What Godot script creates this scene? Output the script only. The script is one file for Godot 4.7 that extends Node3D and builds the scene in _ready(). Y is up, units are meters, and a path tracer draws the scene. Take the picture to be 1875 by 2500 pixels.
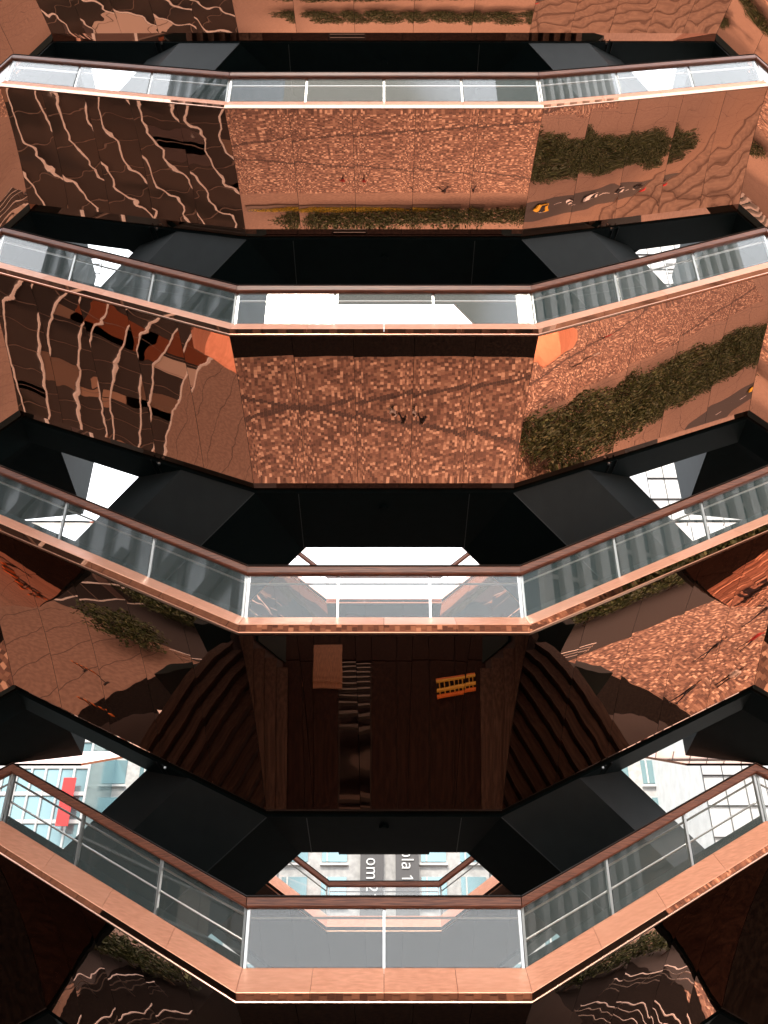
extends Node3D
# A honeycomb of copper-clad stair flights and landings, seen from the plaza looking up.
# World: y up, plaza at y = 0, the camera at (0, 1.6, 0) looking towards -z. "d" is the distance in front of the camera.

const EYE := 1.6
var M := {}
var noise := FastNoiseLite.new()
var taken := {}
var TIERS := []

func _ready():
	# ---- camera, sky, light, exposure
	var cam := Camera3D.new(); cam.name = "camera"; add_child(cam)
	cam.position = Vector3(0, EYE, 0); cam.rotation_degrees = Vector3(37.28, 0, 0)
	cam.fov = 49.94; cam.near = 0.1; cam.far = 2000.0; cam.current = true
	var we := WorldEnvironment.new(); we.name = "world_environment"; add_child(we)
	var env := Environment.new(); we.environment = env
	env.background_mode = Environment.BG_SKY
	var sky := Sky.new(); var sm := ProceduralSkyMaterial.new(); sky.sky_material = sm; env.sky = sky
	sm.sky_top_color = Color(0.97, 0.98, 1.0); sm.sky_horizon_color = Color(0.95, 0.96, 0.97); sm.sky_curve = 0.2
	sm.ground_bottom_color = Color(0.5, 0.48, 0.46); sm.ground_horizon_color = Color(0.9, 0.9, 0.9)
	sm.sky_energy_multiplier = 1.0
	env.tonemap_mode = Environment.TONE_MAPPER_LINEAR
	env.tonemap_exposure = 3.6
	env.sdfgi_enabled = true; env.ssao_enabled = true; env.ssil_enabled = true
	var sun := DirectionalLight3D.new(); sun.name = "sun"; add_child(sun)
	sun.rotation_degrees = Vector3(-48, -14, 0); sun.light_energy = 0.5; sun.light_color = Color(1.0, 0.96, 0.9)
	sun.light_angular_distance = 14.0; sun.shadow_enabled = true

	noise.seed = 7; noise.noise_type = FastNoiseLite.TYPE_SIMPLEX; noise.fractal_type = FastNoiseLite.FRACTAL_NONE; noise.frequency = 1.0
	make_materials()
	build_ground()
	build_tiers()
	build_far_side()
	build_buildings()
	build_plants()
	build_things()

# ------------------------------------------------------------------ helpers
func V(x: float, h: float, d: float) -> Vector3: return Vector3(x, h + EYE, -d)
func L(r: float, g: float, b: float) -> Color: return Color(r, g, b).linear_to_srgb()

func numbered(n: String) -> String:
	var k: int = taken.get(n, 0); taken[n] = k + 1
	return n if k == 0 else "%s_%03d" % [n, k]

func thing(called: String, label: String, category: String, at := Vector3.ZERO, group := "") -> Node3D:
	var o := Node3D.new(); o.name = numbered(called); add_child(o); o.position = at
	o.set_meta("label", label); o.set_meta("category", category)
	if group != "": o.set_meta("group", group)
	return o

func part(called: String, mesh: Mesh, mat: Material, parent: Node3D, xf := Transform3D()) -> MeshInstance3D:
	var o := MeshInstance3D.new(); o.name = called; o.mesh = mesh; o.material_override = mat
	parent.add_child(o, true); o.transform = xf
	o.cast_shadow = GeometryInstance3D.SHADOW_CASTING_SETTING_ON
	return o

func tri(st: SurfaceTool, a: Vector3, b: Vector3, c: Vector3, hint: Vector3):
	var n := (b - a).cross(c - a)
	if n.length_squared() < 1e-14: return
	n = n.normalized()
	if n.dot(hint) < 0.0: n = -n
	# clockwise seen from the front
	var flip := (b - a).cross(c - a).dot(hint) > 0.0
	for p in ([a, c, b] if flip else [a, b, c]):
		st.set_normal(n); st.add_vertex(p)

func quad(st: SurfaceTool, a: Vector3, b: Vector3, c: Vector3, e: Vector3, hint: Vector3):
	tri(st, a, b, c, hint); tri(st, a, c, e, hint)

func begin() -> SurfaceTool:
	var st := SurfaceTool.new(); st.begin(Mesh.PRIMITIVE_TRIANGLES); return st

# a solid with six faces: four corners of one end, then four of the other
func add_hexa(st: SurfaceTool, p: Array):
	var c := Vector3.ZERO
	for q in p: c += q
	c /= 8.0
	for f in [[0, 1, 2, 3], [4, 5, 6, 7], [0, 1, 5, 4], [1, 2, 6, 5], [2, 3, 7, 6], [3, 0, 4, 7]]:
		var m: Vector3 = (p[f[0]] + p[f[1]] + p[f[2]] + p[f[3]]) / 4.0
		quad(st, p[f[0]], p[f[1]], p[f[2]], p[f[3]], m - c)

func hexa(called: String, p: Array, mat: Material, parent: Node3D) -> MeshInstance3D:
	var st := begin(); var o: Vector3 = parent.position; var q := []
	for x in p: q.append(x - o)
	add_hexa(st, q); return part(called, st.commit(), mat, parent)

# a sweep of a section (points relative to the path) from a to b; the ends are capped
func sweep(called: String, a: Vector3, b: Vector3, sec: Array, mat: Material, parent: Node3D, secb := []) -> MeshInstance3D:
	var st := begin(); var o := parent.position
	if secb.is_empty(): secb = sec
	var ca := Vector3.ZERO; var cb := Vector3.ZERO
	for s in sec: ca += s
	for s in secb: cb += s
	ca = a + ca / sec.size(); cb = b + cb / sec.size()
	var n := sec.size()
	for i in n:
		var j := (i + 1) % n
		var p0: Vector3 = a + sec[i]; var p1: Vector3 = a + sec[j]; var p2: Vector3 = b + secb[j]; var p3: Vector3 = b + secb[i]
		quad(st, p0 - o, p1 - o, p2 - o, p3 - o, (p0 + p1 + p2 + p3) / 4.0 - (ca + cb) / 2.0)
		tri(st, ca - o, p0 - o, p1 - o, a - b); tri(st, cb - o, p3 - o, p2 - o, b - a)
	return part(called, st.commit(), mat, parent)

func ring(dirx: Vector3, diry: Vector3, r: float, n := 8) -> Array:
	var out := []
	for i in n: out.append((dirx * cos(TAU * i / n) + diry * sin(TAU * i / n)) * r)
	return out

func tube(called: String, a: Vector3, b: Vector3, r: float, mat: Material, parent: Node3D, n := 8) -> MeshInstance3D:
	var t := (b - a).normalized(); var u := t.cross(Vector3.UP)
	if u.length() < 0.1: u = t.cross(Vector3.RIGHT)
	u = u.normalized(); return sweep(called, a, b, ring(u, u.cross(t), r, n), mat, parent)

func box_mesh(s: Vector3) -> BoxMesh:
	var m := BoxMesh.new(); m.size = s; return m

# ------------------------------------------------------------------ materials
func std(c: Color, rough: float, metal := 0.0) -> StandardMaterial3D:
	var m := StandardMaterial3D.new(); m.albedo_color = c; m.roughness = rough; m.metallic = metal; return m

func noise_tex(freq: float, c0: Color, c1: Color, seed_: int, oct := 4, size := 512) -> NoiseTexture2D:
	var t := NoiseTexture2D.new(); t.width = size; t.height = size; t.seamless = true; t.generate_mipmaps = true
	var n := FastNoiseLite.new(); n.seed = seed_; n.frequency = freq; n.fractal_octaves = oct; n.noise_type = FastNoiseLite.TYPE_SIMPLEX_SMOOTH
	t.noise = n
	var g := Gradient.new(); g.set_color(0, c0); g.set_color(1, c1); g.set_offset(0, 0.2); g.set_offset(1, 0.8); t.color_ramp = g
	return t

func tri_mat(c0: Color, c1: Color, rough: float, scale: Vector3, freq := 0.01, seed_ := 1, metal := 0.0) -> StandardMaterial3D:
	var m := std(Color.WHITE, rough, metal)
	m.albedo_texture = noise_tex(freq, c0, c1, seed_); m.uv1_triplanar = true; m.uv1_world_triplanar = true; m.uv1_scale = scale
	return m

func make_materials():
	var cu := std(L(0.87, 0.43, 0.285), 0.012, 1.0)
	M.copper = cu
	M.copper_edge = tri_mat(L(0.74, 0.32, 0.19), L(0.92, 0.44, 0.285), 0.38, Vector3(0.35, 1.3, 1.3), 0.02, 14, 0.35)
	M.copper_edge_b = tri_mat(L(0.80, 0.36, 0.22), L(0.93, 0.46, 0.30), 0.33, Vector3(0.3, 1.1, 1.1), 0.02, 17, 0.4)
	M.copper_edge_c = tri_mat(L(0.70, 0.30, 0.18), L(0.88, 0.42, 0.27), 0.42, Vector3(0.4, 1.5, 1.5), 0.02, 18, 0.35)
	M.lip = std(L(0.90, 0.58, 0.44), 0.28, 1.0)
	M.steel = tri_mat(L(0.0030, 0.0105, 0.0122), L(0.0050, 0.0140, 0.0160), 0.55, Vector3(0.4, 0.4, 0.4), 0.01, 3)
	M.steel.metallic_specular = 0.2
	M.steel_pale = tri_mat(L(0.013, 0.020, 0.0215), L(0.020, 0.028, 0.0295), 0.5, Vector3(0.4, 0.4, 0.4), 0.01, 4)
	M.bead = std(L(0.10, 0.115, 0.118), 0.4, 0.5)
	M.black = std(L(0.01, 0.01, 0.011), 0.45)
	M.backing = std(L(0.012, 0.010, 0.010), 0.8)
	M.wood = tri_mat(L(0.10, 0.030, 0.016), L(0.30, 0.105, 0.055), 0.42, Vector3(0.25, 7.0, 7.0), 0.012, 11)
	M.cap = std(L(0.02, 0.02, 0.021), 0.3, 0.4)
	M.stainless = std(L(0.62, 0.62, 0.60), 0.28, 1.0)
	var gl := std(Color(0.86, 0.96, 0.95, 0.035), 0.0)
	gl.transparency = BaseMaterial3D.TRANSPARENCY_ALPHA; M.glass = gl
	M.deck = tri_mat(L(0.009, 0.0058, 0.005), L(0.019, 0.012, 0.010), 0.6, Vector3(1, 1, 1), 0.02, 5)
	M.deck.metallic_specular = 0.15
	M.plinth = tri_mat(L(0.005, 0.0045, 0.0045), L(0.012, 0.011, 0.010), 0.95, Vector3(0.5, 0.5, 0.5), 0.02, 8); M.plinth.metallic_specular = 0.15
	M.grate = std(L(0.09, 0.09, 0.085), 0.4, 0.8)
	M.tread = tri_mat(L(0.030, 0.023, 0.020), L(0.055, 0.043, 0.036), 0.6, Vector3(1, 1, 1), 0.02, 6)
	M.tread.metallic_specular = 0.15
	M.nosing = std(L(0.16, 0.13, 0.11), 0.5)
	M.ply = tri_mat(L(0.11, 0.06, 0.034), L(0.17, 0.10, 0.058), 0.7, Vector3(3, 3, 0.6), 0.02, 9)
	M.white = std(L(0.8, 0.8, 0.78), 0.5)
	M.orange = tri_mat(L(0.34, 0.09, 0.015), L(0.55, 0.16, 0.03), 0.55, Vector3(2, 2, 2), 0.03, 15)
	M.yellow = tri_mat(L(0.34, 0.22, 0.03), L(0.50, 0.34, 0.06), 0.55, Vector3(2, 2, 2), 0.03, 16)
	M.red = std(L(0.62, 0.02, 0.02), 0.5)

# ------------------------------------------------------------------ ground
func build_ground():
	var st := begin(); var s := 700.0
	quad(st, Vector3(-s, 0, -s), Vector3(s, 0, -s), Vector3(s, 0, s), Vector3(-s, 0, s), Vector3.UP)
	var g := part("ground", st.commit(), tri_mat(L(0.155, 0.106, 0.08), L(0.21, 0.145, 0.11), 0.8, Vector3(0.2, 0.2, 0.2), 0.02, 21), self)
	g.set_meta("kind", "structure")
	# brick paving of the plaza, laid in running bond
	var rng := RandomNumberGenerator.new(); rng.seed = 5
	var mm := MultiMesh.new(); mm.transform_format = MultiMesh.TRANSFORM_3D; mm.use_colors = true
	var bm := box_mesh(Vector3(0.150, 0.05, 0.210)); mm.mesh = bm
	var tf := []; var cols := []
	var tones := [Color(0.21, 0.13, 0.092), Color(0.14, 0.082, 0.06), Color(0.30, 0.20, 0.145), Color(0.085, 0.048, 0.037), Color(0.52, 0.38, 0.28), Color(0.18, 0.107, 0.08), Color(0.11, 0.066, 0.05), Color(0.24, 0.155, 0.11)]
	for reg in [[-10.0, 24.0, -14.8, 11.0], [19.2, 58.0, -33.0, -14.8]]:
		var x: float = reg[0]; var row := 0
		while x < reg[1]:
			var z: float = reg[2] + (0.07 * (row * 5 % 3))
			while z < reg[3]:
				# dark drain bands cross the paving at a slant
				var band := false
				for bnd in [[-9.8, 0.34, 0.17], [-3.2, -0.28, 0.15], [4.0, 0.30, 0.16], [-11.6, -0.30, 0.15]]:
					if absf(z - bnd[0] - bnd[1] * x) < bnd[2]: band = true
				var c: Color = tones[rng.randi() % tones.size()] if not band else Color(0.06, 0.038, 0.032)
				c = c * rng.randf_range(0.72, 1.0); c.a = 1.0
				tf.append(Transform3D(Basis(), Vector3(x, -0.012 + rng.randf_range(-0.002, 0.002), z))); cols.append(c)
				z += 0.22
			x += 0.16; row += 1
	mm.instance_count = tf.size()
	for i in tf.size(): mm.set_instance_transform(i, tf[i]); mm.set_instance_color(i, cols[i])
	var pv := MultiMeshInstance3D.new(); pv.name = "brick_paving"; pv.multimesh = mm
	var pm := std(Color.WHITE, 0.75); pm.vertex_color_use_as_albedo = true; pv.material_override = pm
	g.add_child(pv); pv.set_meta("kind", "stuff"); pv.set_meta("label", "small mixed brown and tan paving bricks of the plaza")
	for sd in [-1, 1]:
		var rd := part("service_road", box_mesh(Vector3(26, 0.02, 15.4)), tri_mat(L(0.012, 0.0115, 0.0115), L(0.028, 0.026, 0.025), 0.9, Vector3(0.6, 0.6, 0.6), 0.03, 23), self, Transform3D(Basis(), Vector3(sd * 32.1, 0.024, -40.8)))
		rd.name = "service_road" if sd < 0 else "service_road_001"; rd.set_meta("kind", "structure")
	var jm := std(L(0.07, 0.05, 0.042), 0.9); var jx := box_mesh(Vector3(160, 0.008, 0.05)); var jz := box_mesh(Vector3(0.05, 0.008, 60))
	for q in 13: part("paving_joint", jx, jm, g, Transform3D(Basis(), Vector3(106, 0.004, -24.0 + 5.0 * q)))
	for q in 26: part("paving_joint", jz, jm, g, Transform3D(Basis(), Vector3(30 + 6.0 * q, 0.0045, 6.0)))
	for q in 8: part("paving_joint", jz, jm, g, Transform3D(Basis(), Vector3(-11.5 - 2.4 * q, 0.0045, -2.0)))
	var st2 := part("street", box_mesh(Vector3(150, 0.02, 9)), tri_mat(L(0.035, 0.033, 0.032), L(0.06, 0.057, 0.055), 0.9, Vector3(0.5, 0.5, 0.5), 0.03, 24), self, Transform3D(Basis(Vector3.UP, -0.16), Vector3(112, 0.02, 24)))
	st2.set_meta("kind", "structure")
	for q in 20: part("lane_mark", box_mesh(Vector3(2.4, 0.006, 0.14)), M.white, st2, Transform3D(Basis(), Vector3(-60 + 6.2 * q, 0.014, 0)))
	# dark stone floor under the stair structure
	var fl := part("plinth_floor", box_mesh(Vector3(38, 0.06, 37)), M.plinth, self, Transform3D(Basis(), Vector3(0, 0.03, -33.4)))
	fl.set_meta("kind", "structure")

# ------------------------------------------------------------------ the stair structure
# one tier, in metres: w half width of the middle run, h handrail height over the eye, d its distance; a, b the flank's run sideways and back;
# psi the turn of the next column; B lower corner of the copper soffit in the middle, P the same at the peak (x, height, distance)
func tier_data() -> Array:
	var out := []
	for r in [[3.95, 28.2, 12.6, 6.0, 1.5, 32.0, Vector3(3.535, 25.42, 14.19), Vector3(8.98, 28.26, 15.80), 4],
			[3.41, 22.58, 13.56, 5.71, 1.21, 30.0, Vector3(3.04, 19.51, 15.41), Vector3(8.58, 22.0, 16.62), 4],
			[2.93, 16.96, 14.81, 5.49, 0.78, 22.0, Vector3(2.60, 13.70, 17.06), Vector3(7.80, 15.95, 17.37), 3],
			[2.47, 11.34, 16.54, 5.49, 0.35, 14.0, Vector3(2.25, 8.15, 20.04), Vector3(7.46, 10.65, 19.74), 3],
			[2.16, 5.71, 17.56, 4.60, 1.22, 8.0, Vector3(1.85, 2.3, 20.4), Vector3(6.3, 5.06, 21.9), 2]]:
		out.append({"w": r[0], "h": r[1], "d": r[2], "a": r[3], "b": r[4], "psi": deg_to_rad(r[5]), "B": r[6], "P": r[7], "panes": r[8]})
	return out

const TIER_WORDS := ["topmost", "fourth", "third", "second", "lowest"]

# the section at a station: G glass foot, edge, soffit curve E C B, strip S, inner foot D
func station(G: Vector3, B: Vector3, sp := 15.0, fo := 1.0, fd := 1.0) -> Dictionary:
	var E := G + Vector3(0, -0.612 * fd, -0.43 * fo)          # x, h, d
	var dd := B.z - E.z; var dv := E.y - B.y
	var av := atan2(dd, dv); var t0 := av + deg_to_rad(sp); var t1 := av - deg_to_rad(sp - 1.0)
	var a0 := Vector2(sin(t0), cos(t0)); var a1 := Vector2(sin(t1), cos(t1))
	var det := a0.x * a1.y - a1.x * a0.y
	var k := (dd * a1.y - dv * a1.x) / det
	var C := Vector3(lerpf(E.x, B.x, 0.5), E.y - k * a0.y, E.z + k * a0.x)
	return {"G": G, "E": E, "C": C, "B": B, "fo": fo, "fd": fd}

func soff(s: Dictionary, u: float) -> Vector3:
	return s.E * (1 - u) * (1 - u) + s.C * 2 * u * (1 - u) + s.B * u * u

func W(p: Vector3) -> Vector3: return Vector3(p.x, p.y + EYE, -p.z)

func dent(x: float, y: float, k: float, strength: float) -> float:
	# the slight buckling of thin polished sheet, in metres
	return strength * (0.0020 * noise.get_noise_2d(x * 0.8 + k * 17.3, y * 0.7 + k * 5.1) + 0.00045 * noise.get_noise_2d(x * 1.4 + k * 9.7, y * 3.2 - k) + 0.00042 * noise.get_noise_2d(x * 0.6 + k * 3.1, y * 4.2 + k) + 0.00010 * noise.get_noise_2d(x * 0.9 + k * 2.3, y * 10.0 - k) + 0.00004 * noise.get_noise_2d(x * 4.0 + k, y * 12.0 + 3.0 * k))

# one polished copper panel between the stations A and B, from t0 to t1 along the run
func copper_panel(A: Dictionary, B: Dictionary, t0: float, t1: float, k: float, strength: float, parent: Node3D):
	var puff := 0.0024 if strength < 0.26 else (0.0003 if strength < 0.31 else 0.0011)
	var nt := 14; var nu := 30; var run: float = (B.E - A.E).length(); var wd := run * (t1 - t0); var o := parent.position
	var out := (W(A.E) + W(B.E)) * 0.5 - (W(A.B) + W(B.B)) * 0.5; out = Vector3(0, -1, 1)
	var g0 := 0.004 / run
	var P := []; 
	for i in nt + 1:
		var row := []
		var t := lerpf(t0 + g0, t1 - g0, float(i) / nt)
		for j in nu + 1:
			var u := lerpf(0.002, 0.998, float(j) / nu)
			row.append(W(soff(A, u).lerp(soff(B, u), t)))
		P.append(row)
	var N := []
	for i in nt + 1:
		var row := []
		for j in nu + 1:
			var dx: Vector3 = P[mini(i + 1, nt)][j] - P[maxi(i - 1, 0)][j]; var dy: Vector3 = P[i][mini(j + 1, nu)] - P[i][maxi(j - 1, 0)]
			var n := dx.cross(dy).normalized()
			row.append(n if n.dot(out) > 0 else -n)
		N.append(row)
	var ln: float = ((A.B - A.E).length() + (B.B - B.E).length()) * 0.5
	var D := []
	for i in nt + 1:
		var row := []
		for j in nu + 1:
			var q := 2.0 * i / nt - 1.0; var r := 2.0 * j / nu - 1.0
			var bulge := -puff * wd * (q * q + 0.6 * pow(q, 6.0)) - 0.0008 * pow(r, 8.0)
			row.append(P[i][j] + N[i][j] * (bulge + dent(wd * i / nt, ln * j / nu, k, strength)))
		D.append(row)
	var st := begin()
	for i in nt + 1:
		for j in nu + 1:
			var dx: Vector3 = D[mini(i + 1, nt)][j] - D[maxi(i - 1, 0)][j]; var dy: Vector3 = D[i][mini(j + 1, nu)] - D[i][maxi(j - 1, 0)]
			var n := dx.cross(dy).normalized()
			if n.dot(N[i][j]) < 0: n = -n
			st.set_normal(n); st.add_vertex(D[i][j] - o)
	var c: bool = (D[1][0] - D[0][0]).cross(D[0][1] - D[0][0]).dot(N[0][0]) > 0.0
	for i in nt:
		for j in nu:
			var a := i * (nu + 1) + j; var b := a + nu + 1
			for x in ([a, a + 1, b, b, a + 1, b + 1] if c else [a, b, a + 1, b, b + 1, a + 1]): st.add_index(x)
	part("copper_panel", st.commit(), M.copper, parent)

# everything between two stations that belongs to one run: copper soffit, fascia, trim, dark underside
func run_shell(A: Dictionary, B: Dictionary, n_panels: int, k: float, strength: float, depth: float, parent: Node3D, foot: Array):
	for i in n_panels:
		copper_panel(A, B, float(i) / n_panels, float(i + 1) / n_panels, k + i * 3.7, strength, parent)
	# dark core behind the panels, so that the joints read as grooves
	var st := begin(); var o := parent.position; var off := Vector3(0, 0.05, 0.03)
	for j in 10:
		var u0 := j / 10.0; var u1 := (j + 1) / 10.0
		quad(st, W(soff(A, u0) + off) - o, W(soff(B, u0) + off) - o, W(soff(B, u1) + off) - o, W(soff(A, u1) + off) - o, Vector3(0, -1, 1))
	part("core_sheet", st.commit(), M.backing, parent)
	# fascia: a sloping ledge under the glass, a rounded nose, a return and a bright lip, in sheets of about two metres
	var prof := [Vector3(0, 0.02, 0.02), Vector3(0, 0, -0.03), Vector3(0, -0.45, -0.55), Vector3(0, -0.475, -0.575), Vector3(0, -0.488, -0.58), Vector3(0, -0.40, -0.40), Vector3(0, -0.2, 0.02)]
	var back := [Vector3(0, -0.490, -0.579), Vector3(0, -0.575, -0.505), Vector3(0, -0.575, -0.40), Vector3(0, -0.42, -0.40)]
	var lip := [Vector3(0, -0.578, -0.490), Vector3(0, -0.582, -0.502), Vector3(0, -0.602, -0.510), Vector3(0, -0.609, -0.505), Vector3(0, -0.611, -0.44), Vector3(0, -0.580, -0.42)]
	var secs := []
	for l in [prof, back, lip]:
		var m := []
		for q in l: m.append(Vector3(q.x, q.y * A.fd, -q.z * (A.fo if q.z < 0 else 1.0)))
		secs.append(m)
	var n_sheets := n_panels if n_panels < 5 else 4
	for i in n_sheets:
		var g: float = 0.003 / (B.G - A.G).length()
		var a: Vector3 = A.G.lerp(B.G, float(i) / n_sheets + g); var b: Vector3 = A.G.lerp(B.G, float(i + 1) / n_sheets - g)
		sweep("ledge_sheet", W(a), W(b), secs[0], [M.copper_edge, M.copper_edge_b, M.copper_edge_c][int(k + i * 2) % 3], parent)
		sweep("return_sheet", W(a), W(b), secs[1], M.copper, parent)
	sweep("edge_lip", W(A.G), W(B.G), secs[2], M.lip, parent)
	# copper strip along the foot of the soffit, then the dark painted underside
	var s0: Vector3 = A.B + Vector3(0, 0.02, 0.0); var s1: Vector3 = B.B + Vector3(0, 0.02, 0.0)
	var e0: Vector3 = A.B + Vector3(0, 0.012, 0.22); var e1: Vector3 = B.B + Vector3(0, 0.012, 0.22)
	hexa("foot_strip", [W(s0), W(s1), W(e1), W(e0), W(s0 + Vector3(0, 0.05, 0)), W(s1 + Vector3(0, 0.05, 0)), W(e1 + Vector3(0, 0.05, 0)), W(e0 + Vector3(0, 0.05, 0))], M.copper, parent)
	var m0: Vector3 = e0 + Vector3(0, -0.06, 0.01); var m1: Vector3 = e1 + Vector3(0, -0.06, 0.01)
	var q0: Vector3 = m0 + foot[0]; var q1: Vector3 = m1 + foot[1]
	var r0: Vector3 = A.G + Vector3(0, -0.25, 0); var r1: Vector3 = B.G + Vector3(0, -0.25, 0)
	# solid dark body from the underside up to the deck
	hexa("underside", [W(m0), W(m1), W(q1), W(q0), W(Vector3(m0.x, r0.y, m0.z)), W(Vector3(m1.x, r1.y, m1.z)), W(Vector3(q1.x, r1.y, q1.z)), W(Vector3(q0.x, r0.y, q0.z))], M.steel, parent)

func balustrade(called: String, a: Vector3, b: Vector3, n: int, rails: Array, label: String, group := "glass balustrades along the stair edges"):
	# a, b: glass foot of the two ends, in x, h, d
	var t := thing(called, label, "balustrade", W(a.lerp(b, 0.5)), group)
	var dir := (W(b) - W(a)); var fl := Vector3(dir.x, 0, dir.z).normalized(); var out := fl.cross(Vector3.UP).normalized()
	if out.z < 0: out = -out
	var up := Vector3.UP
	# handrail: a wooden band with a dark metal cap
	var wood := [out * 0.05 + up * -0.03, out * 0.06 + up * -0.05, out * 0.06 + up * -0.165, out * 0.045 + up * -0.19, out * -0.04 + up * -0.19, out * -0.05 + up * -0.165, out * -0.05 + up * -0.03]
	var cap := [out * 0.058 + up * -0.028, out * 0.07 + up * -0.018, out * 0.06 + up * 0.0, out * -0.05 + up * 0.0, out * -0.058 + up * -0.018, out * -0.05 + up * -0.028]
	var top := Vector3(0, 1.1, 0)
	sweep("handrail", W(a) + top, W(b) + top, wood, M.wood, t)
	sweep("rail_cap", W(a) + top, W(b) + top, cap, M.cap, t)
	for i in n:
		var p := W(a).lerp(W(b), (i + 0.0) / n); var q := W(a).lerp(W(b), (i + 1.0) / n)
		var g := fl * 0.03; var th := out * 0.008
		var lift := (q - p) * (0.03 / Vector2((q - p).x, (q - p).z).length())
		p += lift; q -= lift
		var lo := up * 0.02; var hi := up * 0.95
		hexa("glass_pane", [p - th + lo, p + th + lo, p + th + hi, p - th + hi, q - th + lo, q + th + lo, q + th + hi, q - th + hi], M.glass, t)
	for i in n + 1:
		var p := W(a).lerp(W(b), float(i) / n); var hw := fl * 0.022
		if i == 0: p += fl * 0.03
		if i == n: p -= fl * 0.03
		var f0 := out * -0.02; var f1 := out * -0.085
		hexa("post", [p - hw + f0 - up * 0.05, p + hw + f0 - up * 0.05, p + hw + f1 - up * 0.05, p - hw + f1 - up * 0.05, p - hw + f0 + up * 0.94, p + hw + f0 + up * 0.94, p + hw + f1 + up * 0.94, p - hw + f1 + up * 0.94], M.stainless, t)
	for h in rails:
		tube("mid_rail", W(a) + Vector3(0, h, 0) - out * 0.12, W(b) + Vector3(0, h, 0) - out * 0.12, 0.019, M.stainless, t)
	return t

func flip(p: Vector3) -> Vector3: return Vector3(-p.x, p.y, p.z)
func flip_s(s: Dictionary) -> Dictionary: return {"G": flip(s.G), "E": flip(s.E), "C": flip(s.C), "B": flip(s.B), "fo": s.fo, "fd": s.fd}

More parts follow.
